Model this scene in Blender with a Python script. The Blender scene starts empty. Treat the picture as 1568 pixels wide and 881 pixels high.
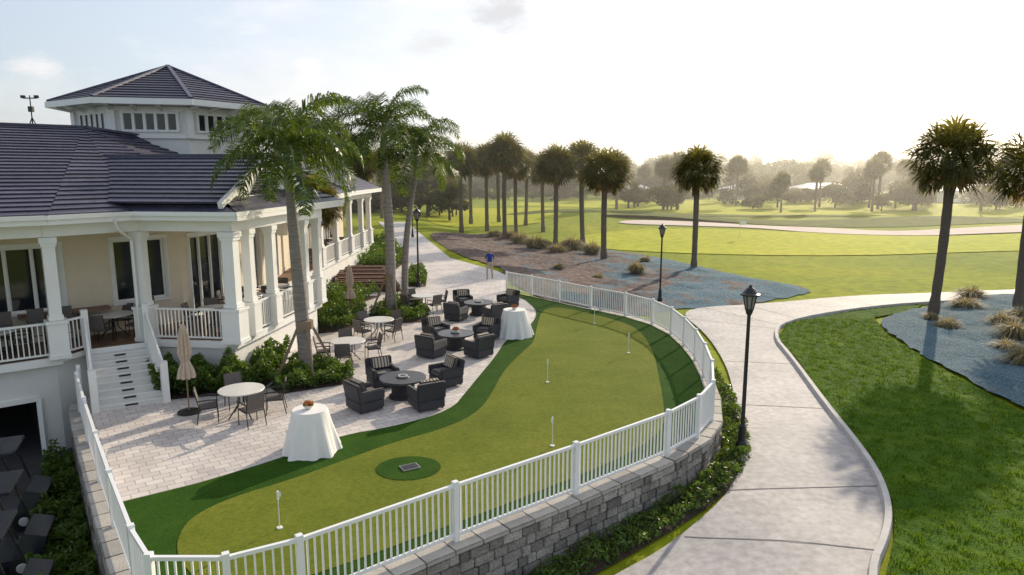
import bpy, bmesh, math, random
from mathutils import Vector, Matrix, noise
from mathutils.geometry import delaunay_2d_cdt
R=random.Random(7)
sc=bpy.context.scene
V=Vector
# ------------------------------------------------------------------ materials
def new_mat(name):
    m=bpy.data.materials.new(name); m.use_nodes=True
    nt=m.node_tree; return m,nt,nt.nodes,nt.links,nt.nodes["Principled BSDF"]
def ramp_node(N,stops):
    r=N.new("ShaderNodeValToRGB"); e=r.color_ramp.elements
    while len(e)<len(stops): e.new(0.5)
    for i,(p,c) in enumerate(stops):
        e[i].position=p; e[i].color=(c[0],c[1],c[2],1)
    return r
def mixc(N,L,fac,a,b,mode='MIX'):
    m=N.new("ShaderNodeMix"); m.data_type='RGBA'; m.blend_type=mode
    if isinstance(fac,(int,float)): m.inputs[0].default_value=fac
    else: L.new(fac,m.inputs[0])
    for s,i in((a,6),(b,7)):
        if isinstance(s,tuple): m.inputs[i].default_value=(s[0],s[1],s[2],1)
        else: L.new(s,m.inputs[i])
    return m.outputs[2]
def tex(N,L,kind,scale,co,detail=4,rough=.6):
    n=N.new("ShaderNodeTexNoise"); n.inputs["Scale"].default_value=scale
    n.inputs["Detail"].default_value=detail; n.inputs["Roughness"].default_value=rough
    L.new(co,n.inputs["Vector"]); return n.outputs[0]
def mat(name,c1,c2=None,rough=.6,scale=3,bump=0,bscale=30,rnd=0,metal=0,scale2=None,amt2=.25,world=True,stretch=None,spec=None):
    m,nt,N,L,P=new_mat(name)
    P.inputs["Roughness"].default_value=rough; P.inputs["Metallic"].default_value=metal
    if spec is not None: P.inputs["Specular IOR Level"].default_value=spec
    if world:
        g=N.new("ShaderNodeNewGeometry"); co=g.outputs["Position"]
    else:
        g=N.new("ShaderNodeTexCoord"); co=g.outputs["Object"]
    if stretch:
        mp=N.new("ShaderNodeMapping"); mp.inputs["Scale"].default_value=stretch; L.new(co,mp.inputs["Vector"]); co=mp.outputs[0]
    c2=c2 or tuple(x*.82 for x in c1)
    f=tex(N,L,'n',scale,co)
    rr=ramp_node(N,[(.32,c1),(.68,c2)]); L.new(f,rr.inputs[0]); col=rr.outputs[0]
    if scale2:
        f2=tex(N,L,'n',scale2,co,3)
        r2=ramp_node(N,[(.3,(1-amt2,)*3),(.7,(1+amt2*.4,)*3)]); L.new(f2,r2.inputs[0])
        col=mixc(N,L,1.0,col,r2.outputs[0],'MULTIPLY')
    if rnd:
        a=N.new("ShaderNodeAttribute"); a.attribute_name="rnd"
        r3=ramp_node(N,[(0,(1-rnd,)*3),(1,(1+rnd*.6,)*3)]); L.new(a.outputs["Fac"],r3.inputs[0])
        col=mixc(N,L,1.0,col,r3.outputs[0],'MULTIPLY')
    L.new(col,P.inputs["Base Color"])
    if bump:
        fb=tex(N,L,'n',bscale,co,3); b=N.new("ShaderNodeBump"); b.inputs["Strength"].default_value=bump
        b.inputs["Distance"].default_value=.05; L.new(fb,b.inputs["Height"]); L.new(b.outputs[0],P.inputs["Normal"])
    return m
def leaf(name,dark,light,trans=.4,rough=.5,tint=(1.5,1.35,.5)):
    m,nt,N,L,P=new_mat(name)
    a=N.new("ShaderNodeAttribute"); a.attribute_name="rnd"
    r=ramp_node(N,[(0,dark),(1,light)]); L.new(a.outputs["Fac"],r.inputs[0])
    L.new(r.outputs[0],P.inputs["Base Color"]); P.inputs["Roughness"].default_value=rough
    P.inputs["Specular IOR Level"].default_value=.3
    t=N.new("ShaderNodeBsdfTranslucent")
    tc=mixc(N,L,1.0,r.outputs[0],tint,'MULTIPLY'); L.new(tc,t.inputs[0])
    mx=N.new("ShaderNodeMixShader"); mx.inputs[0].default_value=trans
    L.new(P.outputs[0],mx.inputs[1]); L.new(t.outputs[0],mx.inputs[2]); L.new(mx.outputs[0],N["Material Output"].inputs[0])
    return m
M={}
M['white']=mat('white_paint',(.82,.82,.80),(.78,.78,.76),.45,1.5)
M['fence']=mat('fence_white',(.85,.85,.85),(.81,.81,.81),.35,2)
M['cream']=mat('cream_stucco',(.74,.64,.50),(.70,.60,.46),.8,2,.15,60)
M['stucco']=mat('white_stucco',(.77,.76,.73),(.71,.70,.67),.8,1.2,.15,60)
M['roof']=mat('roof_tile',(.055,.055,.095),(.095,.09,.14),.42,3.0,.3,25,.35,scale2=14,amt2=.35)
M['glass']=mat('dark_glass',(.015,.02,.025),(.03,.035,.04),.06,1)
M['dark']=mat('dark_interior',(.02,.018,.016),(.03,.025,.02),.8,2)
M['deckwood']=mat('deck_wood',(.16,.09,.055),(.22,.13,.08),.6,6)
M['concrete']=mat('path_concrete',(.49,.455,.45),(.34,.32,.325),.72,.5,.15,60,scale2=5,amt2=.3)
M['joint']=mat('joint',(.15,.14,.14),None,.9)
M['kerb']=mat('kerb_concrete',(.54,.51,.49),(.44,.42,.40),.8,2,.15,50)
M['block']=mat('wall_block',(.44,.40,.35),(.30,.27,.25),.9,4,1.0,16,.5,scale2=25,amt2=.4)
M['cap']=mat('wall_cap',(.48,.45,.41),(.40,.37,.34),.85,4,.3,30,.2)
M['black']=mat('black_metal',(.015,.015,.016),(.02,.02,.02),.4,3)
M['lampglass']=mat('lamp_glass',(.30,.29,.27),(.25,.24,.22),.2,3)
M['wicker']=mat('dark_wicker',(.035,.036,.045),(.065,.063,.072),.55,40,.8,90,world=False)
M['cushion']=mat('grey_cushion',(.11,.10,.10),(.14,.13,.12),.9,8,.1,60,world=False)
M['cloth']=mat('white_cloth',(.84,.82,.79),(.80,.78,.75),.85,3,world=False)
M['tabletop']=mat('stone_tabletop',(.68,.66,.63),(.6,.58,.55),.4,10,world=False)
M['darktop']=mat('dark_tabletop',(.05,.052,.062),(.09,.09,.1),.35,12,world=False)
M['sling']=mat('sling_fabric',(.10,.085,.08),(.15,.13,.12),.8,30,world=False)
M['canvas']=mat('beige_canvas',(.55,.43,.34),(.46,.37,.29),.9,8,.3,20,world=False)
M['mulch']=mat('mulch',(.09,.055,.04),(.045,.03,.022),.95,9,.8,30)
M['sand']=mat('sand',(.66,.54,.47),(.56,.45,.39),.95,.3)
M['rubber']=mat('rubber',(.02,.02,.02),None,.8)
M['asphalt']=mat('asphalt',(.045,.045,.048),(.06,.06,.06),.85,3,.3,60)
M['cartblue']=mat('cart_paint',(.02,.024,.035),(.025,.03,.04),.25,3)
M['timber']=mat('red_timber',(.15,.07,.045),(.10,.05,.035),.8,5,.3,20,.3)
M['stake']=mat('wood_stake',(.26,.18,.12),(.2,.14,.09),.8,8)
M['trunkgrey']=mat('palm_trunk',(.36,.32,.285),(.23,.20,.18),.85,3,.4,20,.25,stretch=(1,1,6))
M['trunkbrown']=mat('sabal_trunk',(.24,.185,.145),(.14,.11,.085),.9,6,.7,22,.3,stretch=(1,1,5))
M['shaft']=mat('crownshaft',(.15,.24,.05),(.22,.27,.08),.4,3)
M['leafR']=leaf('palm_leaf',(.03,.065,.014),(.14,.20,.04),.48,.35)
M['leafS']=leaf('sabal_leaf',(.05,.055,.018),(.17,.16,.055),.5)
M['leafdead']=leaf('dead_frond',(.16,.11,.06),(.26,.18,.09),.35)
M['leafT']=leaf('tree_leaf',(.035,.045,.015),(.135,.13,.042),.42)
M['leafH']=leaf('shrub_leaf',(.03,.07,.012),(.13,.21,.04),.38,.4)
M['straw']=leaf('ornamental_grass',(.20,.17,.09),(.42,.37,.22),.45,.6,(1.2,1.1,.8))
M['blade']=leaf('grass_blade',(.035,.085,.008),(.13,.21,.018),.5)
M['bark']=mat('bark',(.10,.075,.06),(.07,.05,.04),.9,5)
M['red']=mat('flower_red',(.5,.04,.03),(.6,.25,.03),.6,40,world=False)
M['skin']=mat('skin',(.45,.27,.2),None,.6,world=False)
M['hair']=mat('hair',(.3,.28,.26),None,.8,world=False)
M['shirt']=mat('blue_shirt',(.02,.05,.28),None,.8,world=False)
M['khaki']=mat('khaki',(.50,.42,.31),None,.85,world=False)
M['metalgrate']=mat('grate',(.35,.35,.35),None,.5,metal=.5)
def turf(name,a,b,c,scale,bump,bs,fine=.28):
    m,nt,N,L,P=new_mat(name)
    g=N.new("ShaderNodeNewGeometry"); co=g.outputs["Position"]
    f=tex(N,L,'n',scale,co,5,.65); r=ramp_node(N,[(.3,a),(.52,b),(.72,c)]); L.new(f,r.inputs[0])
    f2=tex(N,L,'n',scale*22,co,3); r2=ramp_node(N,[(.3,(1-fine,)*3),(.7,(1+fine*.6,)*3)]); L.new(f2,r2.inputs[0])
    col=mixc(N,L,1.0,r.outputs[0],r2.outputs[0],'MULTIPLY'); L.new(col,P.inputs["Base Color"])
    P.inputs["Roughness"].default_value=.9; P.inputs["Specular IOR Level"].default_value=.08
    fb=tex(N,L,'n',bs,co,4,.7); bb=N.new("ShaderNodeBump"); bb.inputs["Strength"].default_value=bump; bb.inputs["Distance"].default_value=.08
    L.new(fb,bb.inputs["Height"]); L.new(bb.outputs[0],P.inputs["Normal"]); return m
M['golf']=turf('golf_grass',(.17,.22,.010),(.26,.30,.014),(.36,.35,.022),.06,.4,6)
M['fair']=turf('fairway_grass',(.36,.40,.018),(.44,.45,.026),(.50,.46,.04),.05,.2,8)
M['rough']=turf('rough_grass',(.06,.09,.010),(.10,.13,.015),(.16,.17,.02),.3,.8,4)
M['lawn']=turf('lawn_grass',(.04,.10,.006),(.07,.14,.009),(.12,.19,.014),.8,.9,9)
M['putt']=turf('putting_turf',(.125,.155,.018),(.155,.18,.022),(.19,.205,.03),.5,.3,45,.2)
M['collar']=turf('collar_turf',(.028,.075,.007),(.036,.092,.009),(.048,.11,.011),1.2,.5,50)
def bedmat(name,teal,dk=1.0):
    m,nt,N,L,P=new_mat(name)
    g=N.new("ShaderNodeNewGeometry"); co=g.outputs["Position"]
    sx=N.new("ShaderNodeSeparateXYZ"); L.new(co,sx.inputs[0])
    f=tex(N,L,'n',.30,co,7,.75); f2=tex(N,L,'n',2.6,co,7,.75); f3=tex(N,L,'n',12,co,5,.75)
    brown=ramp_node(N,[(.33,(.05,.034,.03)),(.5,(.14,.095,.08)),(.66,(.30,.22,.19))]); L.new(f2,brown.inputs[0])
    tl=ramp_node(N,[(.33,(.03*dk,.06*dk,.08*dk)),(.5,(.075*dk,.16*dk,.21*dk)),(.66,(.18*dk,.30*dk,.37*dk))]); L.new(f3,tl.inputs[0])
    mr=N.new("ShaderNodeMapRange"); mr.inputs[1].default_value=-4; mr.inputs[2].default_value=18; mr.inputs[3].default_value=-.12; mr.inputs[4].default_value=.14
    L.new(sx.outputs[0],mr.inputs[0]); ad=N.new("ShaderNodeMath"); ad.operation='ADD'; L.new(f,ad.inputs[0]); L.new(mr.outputs[0],ad.inputs[1])
    k=ramp_node(N,[(teal,(0,0,0)),(teal+.1,(1,1,1))]); L.new(ad.outputs[0],k.inputs[0])
    L.new(mixc(N,L,k.outputs[0],brown.outputs[0],tl.outputs[0]),P.inputs["Base Color"]); P.inputs["Roughness"].default_value=.95
    bb=N.new("ShaderNodeBump"); bb.inputs["Strength"].default_value=.9; bb.inputs["Distance"].default_value=.2
    L.new(f2,bb.inputs["Height"]); L.new(bb.outputs[0],P.inputs["Normal"]); return m
M['bedA']=bedmat('bed_mulch_brown',.48); M['bedB']=bedmat('bed_mulch_teal',.46,.85)
def paver():
    m,nt,N,L,P=new_mat('patio_paver')
    g=N.new("ShaderNodeNewGeometry"); mp=N.new("ShaderNodeMapping"); L.new(g.outputs["Position"],mp.inputs["Vector"])
    mp.inputs["Rotation"].default_value=(0,0,math.radians(-36))
    b=N.new("ShaderNodeTexBrick"); L.new(mp.outputs[0],b.inputs["Vector"]); b.inputs["Scale"].default_value=1
    b.inputs["Brick Width"].default_value=.34; b.inputs["Row Height"].default_value=.23; b.inputs["Mortar Size"].default_value=.008
    b.inputs["Color1"].default_value=(.72,.65,.61,1); b.inputs["Color2"].default_value=(.57,.515,.49,1); b.inputs["Mortar"].default_value=(.30,.27,.25,1)
    b.inputs["Bias"].default_value=-.1
    f=tex(N,L,'n',.7,g.outputs["Position"],6); r=ramp_node(N,[(.3,(.80,)*3),(.7,(1.1,)*3)]); L.new(f,r.inputs[0])
    L.new(mixc(N,L,1.0,b.outputs[0],r.outputs[0],'MULTIPLY'),P.inputs["Base Color"]); P.inputs["Roughness"].default_value=.6
    bp=N.new("ShaderNodeBump"); bp.invert=True; bp.inputs["Strength"].default_value=.5; bp.inputs["Distance"].default_value=.01
    L.new(b.outputs["Fac"],bp.inputs["Height"]); L.new(bp.outputs[0],P.inputs["Normal"]); return m
M['paver']=paver()
def stripe():
    m,nt,N,L,P=new_mat('striped_pillow')
    g=N.new("ShaderNodeTexCoord"); w=N.new("ShaderNodeTexWave"); w.wave_type='BANDS'; w.bands_direction='X'
    w.inputs["Scale"].default_value=3.4; L.new(g.outputs["Object"],w.inputs["Vector"])
    r=ramp_node(N,[(.35,(.11,.085,.07)),(.5,(.50,.42,.32))]); L.new(w.outputs[0],r.inputs[0]); L.new(r.outputs[0],P.inputs["Base Color"])
    P.inputs["Roughness"].default_value=.9; return m
M['stripe']=stripe()
# ------------------------------------------------------------------ mesh builder
class MB:
    def __init__(s): s.v=[];s.f=[];s.m=[];s.r=[];s.mats=[]
    def mi(s,k):
        if k not in s.mats: s.mats.append(k)
        return s.mats.index(k)
    def face(s,pts,k,r=None):
        n=len(s.v); s.v.extend([tuple(p) for p in pts]); s.f.append(tuple(range(n,n+len(pts)))); s.m.append(s.mi(k)); s.r.append(R.random() if r is None else r)
    def mesh(s,vs,fs,k,r=None):
        n=len(s.v); s.v.extend([tuple(p) for p in vs]); q=s.mi(k); rr=R.random() if r is None else r
        for f in fs: s.f.append(tuple(n+i for i in f)); s.m.append(q); s.r.append(rr)
    def obox(s,Mx,sz,k,r=None,taper=1):
        a,b,c=[x/2 for x in sz]
        vs=[Mx@V((x*(taper if z>0 else 1),y*(taper if z>0 else 1),z)) for z in(-c,c) for x,y in((-a,-b),(a,-b),(a,b),(-a,b))]
        s.mesh(vs,[(3,2,1,0),(4,5,6,7),(0,1,5,4),(1,2,6,5),(2,3,7,6),(3,0,4,7)],k,r)
    def box(s,c,sz,k,rz=0,r=None,taper=1):
        s.obox(Matrix.Translation(c)@Matrix.Rotation(rz,4,'Z'),sz,k,r,taper)
    def beam(s,p0,p1,w,h,k,r=None,ext=0):
        p0=V(p0);p1=V(p1);d=p1-p0;l=d.length;d/=l
        up=V((0,0,1)); 
        if abs(d.z)>.99: up=V((0,1,0))
        y=up.cross(d).normalized(); z=d.cross(y)
        Mx=Matrix((d,y,z)).transposed().to_4x4(); Mx.translation=(p0+p1)/2
        s.obox(Mx,(l+2*ext,w,h),k,r)
    def tube(s,pts,rad,n,k,caps=True,r=None):
        rings=[]
        for i,p in enumerate(pts):
            p=V(p); a=V(pts[max(i-1,0)]); b=V(pts[min(i+1,len(pts)-1)]); d=(b-a).normalized()
            x=d.cross(V((0,1,0)) if abs(d.y)<.9 else V((1,0,0))).normalized(); y=d.cross(x)
            rings.append([p+(x*math.cos(t)+y*math.sin(t))*rad[i] for t in [2*math.pi*j/n for j in range(n)]])
        vs=[q for rg in rings for q in rg]; fs=[]
        for i in range(len(pts)-1):
            for j in range(n): fs.append((i*n+j,i*n+(j+1)%n,(i+1)*n+(j+1)%n,(i+1)*n+j))
        if caps: fs.append(tuple(range(n))[::-1]); fs.append(tuple((len(pts)-1)*n+j for j in range(n)))
        s.mesh(vs,fs,k,r)
    def cyl(s,p0,p1,r0,r1,n,k,r=None): s.tube([p0,p1],[r0,r1],n,k,True,r)
    def prism(s,poly,z0,z1,k,kt=None,cap=True):
        n=len(poly)
        for i in range(n):
            a=poly[i];b=poly[(i+1)%n]; s.face([(a[0],a[1],z0),(b[0],b[1],z0),(b[0],b[1],z1),(a[0],a[1],z1)],k)
        if cap: s.face([(p[0],p[1],z1) for p in poly],kt or k)
    def build(s,name,parent=None,loc=(0,0,0),rz=0,bevel=0,smooth=False,merge=False):
        me=bpy.data.meshes.new(name); me.from_pydata(s.v,[],s.f)
        for k in s.mats: me.materials.append(M[k])
        me.polygons.foreach_set("material_index",s.m)
        if smooth: me.polygons.foreach_set("use_smooth",[True]*len(s.f))
        at=me.attributes.new("rnd",'FLOAT','FACE'); at.data.foreach_set("value",s.r)
        if bevel:
            bm=bmesh.new(); bm.from_mesh(me); bmesh.ops.remove_doubles(bm,verts=bm.verts,dist=1e-5)
            es=[e for e in bm.edges if len(e.link_faces)==2 and e.calc_face_angle(0)>.7]
            bmesh.ops.bevel(bm,geom=es,offset=bevel,segments=2,affect='EDGES',clamp_overlap=True); bm.to_mesh(me); bm.free()
        me.update(); o=bpy.data.objects.new(name,me); sc.collection.objects.link(o); o.location=loc; o.rotation_euler=(0,0,rz)
        if parent: o.parent=parent
        return o
def inst(o,name,loc,rz=0,s=1,tilt=(0,0)):
    n=bpy.data.objects.new(name,o.data); sc.collection.objects.link(n); n.location=loc; n.rotation_euler=(tilt[0],tilt[1],rz); n.scale=(s,s,s) if not isinstance(s,tuple) else s; return n
def empty(name,loc=(0,0,0)):
    e=bpy.data.objects.new(name,None); sc.collection.objects.link(e); e.location=loc; return e
def S(t): t=max(0,min(1,t)); return t*t*(3-2*t)
def lerp_tab(tab,y):
    if y<=tab[0][0]: return tab[0][1]
    for (a,b),(c,d) in zip(tab,tab[1:]):
        if y<=c: return b+(d-b)*(y-a)/(c-a)
    return tab[-1][1]
XL=[(30,-6),(37.6,-1.5),(45.5,-1.0),(52.6,-4.8),(76.5,-10.5),(90,-14),(300,-70)]
def zt(x,y):
    d=x-lerp_tab(XL,y); z=-.9*S(d/8)
    z-=1.5*S((2-x)/8)*S((30-y)/10)
    z-=.22*S((17-y)/5)*S((6-x)/3)
    if y>50: z+=S((y-50)/40)*(.45*math.sin(x*.05+1)*math.sin(y*.06)+.25*math.sin(x*.13+y*.05))*S((x+4)/10)
    return min(z,-.06)
def inpoly(x,y,P):
    c=False;n=len(P);j=n-1
    for i in range(n):
        if (P[i][1]>y)!=(P[j][1]>y) and x<(P[j][0]-P[i][0])*(y-P[i][1])/(P[j][1]-P[i][1])+P[i][0]: c=not c
        j=i
    return c
def dens(P,step,closed=True):
    o=[];n=len(P)
    for i in range(n if closed else n-1):
        a=V(P[i][:2]);b=V(P[(i+1)%n][:2]);k=max(1,int((b-a).length/step))
        for j in range(k): o.append(tuple(a+(b-a)*j/k))
    if not closed:o.append(tuple(P[-1][:2]))
    return o
def smoothp(P,it=2,closed=True):
    for _ in range(it):
        Q=[];n=len(P)
        for i in range(n if closed else n-1):
            a=V(P[i]);b=V(P[(i+1)%n]); Q+= [tuple(a*.75+b*.25),tuple(a*.25+b*.75)]
        if not closed: Q=[P[0]]+Q+[P[-1]]
        P=Q
    return P
def region(name,poly,k,step=1.0,off=.03,zf=zt,disp=None,jag=0):
    P=dens(poly,step if not jag else min(step,.35)); 
    if jag: P=[(p[0]+jag*noise.noise(V((p[0]*1.7,p[1]*1.7,5))),p[1]+jag*noise.noise(V((p[0]*1.7,p[1]*1.7,8)))) for p in P]
    xs=[p[0] for p in P];ys=[p[1] for p in P]
    pts=[V(p) for p in P]; n=len(P); rr=random.Random(3)
    y=min(ys)+step/2
    while y<max(ys):
        x=min(xs)+step/2
        while x<max(xs):
            q=(x+rr.uniform(-.2,.2)*step,y+rr.uniform(-.2,.2)*step)
            if inpoly(q[0],q[1],P): pts.append(V(q))
            x+=step
        y+=step
    r=delaunay_2d_cdt(pts,[(i,(i+1)%n) for i in range(n)],[],1,1e-4)
    vs=[];
    for p in r[0]:
        z=zf(p.x,p.y)+off
        if disp: z+=disp(p.x,p.y)
        vs.append((p.x,p.y,z))
    mb=MB(); mb.mesh(vs,[tuple(f) for f in r[2]],k,.5)
    o=mb.build(name,smooth=True)
    bm=bmesh.new(); bm.from_mesh(o.data)
    for f in bm.faces:
        if f.normal.z<0: f.normal_flip()
    bm.to_mesh(o.data); bm.free()
    return o
flat=lambda x,y:0.0
# ------------------------------------------------------------------ terrain
def axis(lo,hi,a,b,st):
    out=[];x=a
    while x<=b: out.append(x); x+=st
    s=st;x=out[-1]
    while x<hi: s*=1.15;x+=s;out.append(x)
    s=st;x=out[0];pre=[]
    while x>lo: s*=1.15;x-=s;pre.append(x)
    return pre[::-1]+out
X=axis(-1500,1800,-24,60,1.2);Y=axis(-60,3000,2,110,1.2)
mb=MB(); nx=len(X)
mb.mesh([(x,y,zt(x,y)) for y in Y for x in X],[(j*nx+i,j*nx+i+1,(j+1)*nx+i+1,(j+1)*nx+i) for j in range(len(Y)-1) for i in range(nx-1)],'golf',.5)
mb.build("ground_terrain",smooth=True)
region("fairway",smoothp([(8,68),(26,60),(46,64),(80,74),(100,88),(80,84),(48,80),(34,88),(16,94),(6,84)]),'fair',3,.06)
region("fairway",smoothp([(-6,150),(30,124),(80,122),(150,130),(170,165),(60,190),(10,200)]),'fair',4,.06)
region("fairway",smoothp([(-13,95),(-4,93),(10,112),(6,140),(-16,150)]),'fair',3,.06)
region("rough_grass",smoothp([(16,108),(30,103),(40,98),(55,94),(75,96),(100,100),(140,110),(140,118),(100,110),(70,106),(45,110),(30,118),(14,116)]),'rough',2,.07,zt,lambda x,y:.5*math.exp(-((y-107)/5)**2)*abs(math.sin(x*.07)))
region("rough_grass",smoothp([(0,118),(14,121),(26,116),(44,120),(60,116),(62,119),(44,125),(26,122),(12,128),(-2,124)]),'rough',2,.09)
region("sand_bunker",smoothp([(14.6,100),(24,95),(33,92.5),(38,84),(47,81),(58,83),(70,82),(100,86),(130,95),(128,99),(95,93),(70,91),(56,89.5),(48,88),(44,95),(36,97),(30,101),(18,105)]),'sand',2,.11)
bedA=smoothp([(-10.3,78),(-4.7,55),(-.9,48),(-.3,43),(.3,38.6),(3.5,35.6),(6.8,34.6),(8.6,36.6),(12.3,37.4),(19.2,42),(19,44.5),(16.4,49),(14,58),(9.2,70),(-1,86)])
def edged(poly):
    P2=[V(p) for p in poly]
    def f(x,y):
        q=V((x,y)); dm=1e9
        for i in range(len(P2)):
            a=P2[i];b=P2[(i+1)%len(P2)];ab=b-a;t=max(0,min(1,(q-a).dot(ab)/max(ab.length_squared,1e-9))); dm=min(dm,(q-a-ab*t).length)
        k=S(dm/1.5)
        return k*(.12+.20*noise.noise(V((x*.6,y*.6,0)))+.10*noise.noise(V((x*2.0,y*2.0,3))))
    return f
region("mulch_bed",bedA,'bedA',.55,.05,zt,edged(bedA),.4)
bedB=smoothp([(18.7,34.3),(17.3,30.6),(16.4,24.8),(15.9,20),(17,14),(30,12),(40,30),(38,41),(28,41),(24.5,38.0)])
region("mulch_bed",bedB,'bedB',.55,.13,zt,edged(bedB),.3)
pathP=[(60,47),(40,44.6),(25.6,41.6),(20.6,40.8),(14.8,38.3),(10.2,37.1),(8.9,35.2),(9.0,31),(8.4,26.1),(7.6,22.5),(6.8,19.7),(6.2,17.3),(5.2,15),(3.3,13),(1.8,11.8),(-1,9.5),(-4,7.5)]
pathQ=[(3.5,6),(5.6,9.4),(6.5,11.6),(7.6,13),(8.4,14.4),(9.1,16.5),(9.9,20.8),(11.1,26.5),(11.7,30.0),(13.3,33.2),(18.3,36.4),(24,38.6),(40,41.8),(60,44)]
pathP=smoothp(pathP,2,False);pathQ=smoothp(pathQ,2,False)
region("cart_path",pathP+pathQ,'concrete',.7,.07)
mb=MB()
for a,b in zip(pathQ,pathQ[1:]):
    d=(V(b)-V(a)).normalized();n=V((d.y,-d.x))
    for w0,w1,h0,h1 in((0,.03,0,.12),(.03,.16,.12,.12),(.16,.19,.12,-.05)):
        A=V(a)+n*w0;B=V(b)+n*w0;A1=V(a)+n*w1;B1=V(b)+n*w1
        mb.face([(A.x,A.y,zt(*a)+.07+h0),(A1.x,A1.y,zt(*a)+.07+h1),(B1.x,B1.y,zt(*b)+.07+h1),(B.x,B.y,zt(*b)+.07+h0)],'kerb',.5)
mb.build("path_kerb")
mb=MB()
def joint(a,b,w=.03):
    a=V(a);b=V(b);n=12;d=(b-a).normalized();p=V((-d.y,d.x))*w/2
    for i in range(n):
        q=a+(b-a)*i/n;r=a+(b-a)*(i+1)/n
        mb.face([(c.x,c.y,zt(c.x,c.y)+.078) for c in(q-p,r-p,r+p,q+p)],'joint',.5)
for a,b in(((9.05,34),(12.6,31.8)),((5.0,15),(8.7,15.2)),((8.4,26.1),(10.9,25.7)),((7.2,21),(9.8,20.6)),((3.6,13.2),(7.2,12.4)),((13,38),(14.5,34.3)),((19.5,40.6),(20.2,37.4)),((10.5,37),(13.0,32.7))): joint(a,b)
mb.build("path_joints")
lawnP=[(11.3,26),(10.1,20.8),(9.3,16.5),(8.6,14.4),(7.8,12.9),(6.8,11.4),(6.2,9.6),(5.5,7.5),(9,6.5),(18,12),(16.3,16),(15.8,20),(16.3,24.8),(17.2,30.6),(18.6,34.3),(22,36.5),(23.5,38.2),(18.3,36.1),(13.6,33),(12.0,30)]
def ldisp(x,y): return .045*noise.noise(V((x*4.0,y*4.0,0)))+.03*noise.noise(V((x*9,y*9,3)))
region("lawn",lawnP,'lawn',.14,.08,zt,ldisp)
mb=MB(); rg=random.Random(5)
for i in range(170000):
    y=7+ (rg.random()**1.3)*27; x=rg.uniform(6,19)
    if not inpoly(x,y,lawnP): continue
    k=noise.noise(V((x*3.0,y*3.0,9)))
    if rg.random()>.55+k*1.2: continue
    z=zt(x,y)+.075+ldisp(x,y); h=rg.uniform(.04,.09)*(1+k*.8); a=rg.uniform(0,6.28);w=.013;lx=rg.uniform(-.035,.035);ly=rg.uniform(-.035,.035)
    mb.face([(x-w*math.cos(a),y-w*math.sin(a),z),(x+w*math.cos(a),y+w*math.sin(a),z),(x+lx,y+ly,z+h)],'blade')
mb.build("grass")
region("service_yard_pavement",[(-6.1,9.2),(-5.2,6),(-14,5),(-26,8),(-26,26),(-13.4,26),(-12.6,18.8),(-12.1,17.8),(-9.1,13.5)],'asphalt',1,.03)
# ------------------------------------------------------------------ terrace
fence=[(-12.3,18.7),(-11.9,18.0),(-10.4,15.9),(-8.8,13.7),(-7.4,11.8),(-5.9,9.8),(-5.2,9.0),(-4.1,9.0),(-3.2,9.5),(-1.0,11.3),(1.3,13.1),(3.6,15.0),(4.6,16.1),(5.3,17.3),(5.85,19.3),(6.2,21.3),(6.45,23.3),(6.55,25.3),(6.5,27.2),(6.1,29.0),(5.2,30.7),(3.8,32.4),(2.4,34.2),(1.05,35.9),(-.3,37.6)]
slab=fence+[(-.4,40),(-.25,43),(-1.1,45.7),(-4.8,52.6),(-10.5,76.5),(-14,92),(-18,92),(-14.3,78),(-11.5,60),(-13.5,50),(-13.5,22),(-12.6,20)]
region("patio_paving",slab,'paver',2.0,0.0,flat)
turfP=[(-7.85,12.7)]+smoothp([(-6.69,13.55),(-5.33,14.85),(-4.32,16.24),(-3.11,16.82),(-1.7,18.04),(-1.36,19.76),(-1.04,21.44),(-0.56,23.85),(-0.23,26.3),(0.43,27.41),(1.05,29.95),(1.19,32.17),(0.71,34.72)],2,False)+[(-.35,37.3)]
fin=[]
ff=fence[4:]
for i,p in enumerate(ff):
    a=V(ff[max(i-1,0)]);b=V(ff[min(i+1,len(ff)-1)]);d=(b-a).normalized();n=V((-d.y,d.x)); fin.append(tuple(V(p)+n*.12))
collar=turfP+fin[::-1]
region("turf_collar",collar,'collar',1.0,.02,flat)
inn=[(-5.62,10.61),(-6.0,11.27),(-6.14,12.09),(-5.72,12.88),(-4.68,13.77),(-3.62,14.96),(-2.92,15.74),(-1.59,16.82),(-0.88,18.04),(-0.57,19.76),(-0.3,21.81),(0.38,24.31),(0.86,25.77),(1.07,28.63),(1.44,32.17),(2.3,32.9),(3.7,31.2),(5.0,29.2),(5.35,27.4),(5.2,24.3),(4.7,21.0),(4.3,18.5),(3.9,16.6),(2.6,14.9),(.6,13.2),(-1.4,11.6),(-3.5,10.0),(-4.6,9.6)]
region("putting_green",smoothp(inn),'putt',1.0,.03,flat)
disc=[(-2.3+.72*math.cos(t),14.3+.62*math.sin(t)) for t in [6.283*i/28 for i in range(28)]]
region("turf_ring",disc,'collar',.5,.04,flat)
mb=MB()
mb.box((-2.27,14.3,.055),(.40,.30,.02),'metalgrate',.5)
for i in range(8): mb.box((-2.27+(i-3.5)*.045*math.cos(.5),14.3+(i-3.5)*.045*math.sin(.5),.07),(.02,.24,.012),'black',.5)
mb.build("drain_grate")
wl=fence[:-3]
mb=MB(); rw=random.Random(11)
wlen=[0]
for a,b in zip(wl,wl[1:]): wlen.append(wlen[-1]+(V(b)-V(a)).length)
def wpt(s):
    s=max(0,min(wlen[-1]-1e-4,s))
    for i in range(len(wl)-1):
        if s<=wlen[i+1]:
            t=(s-wlen[i])/(wlen[i+1]-wlen[i]);a=V(wl[i]);b=V(wl[i+1]);d=(b-a).normalized();return a+(b-a)*t,d
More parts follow.
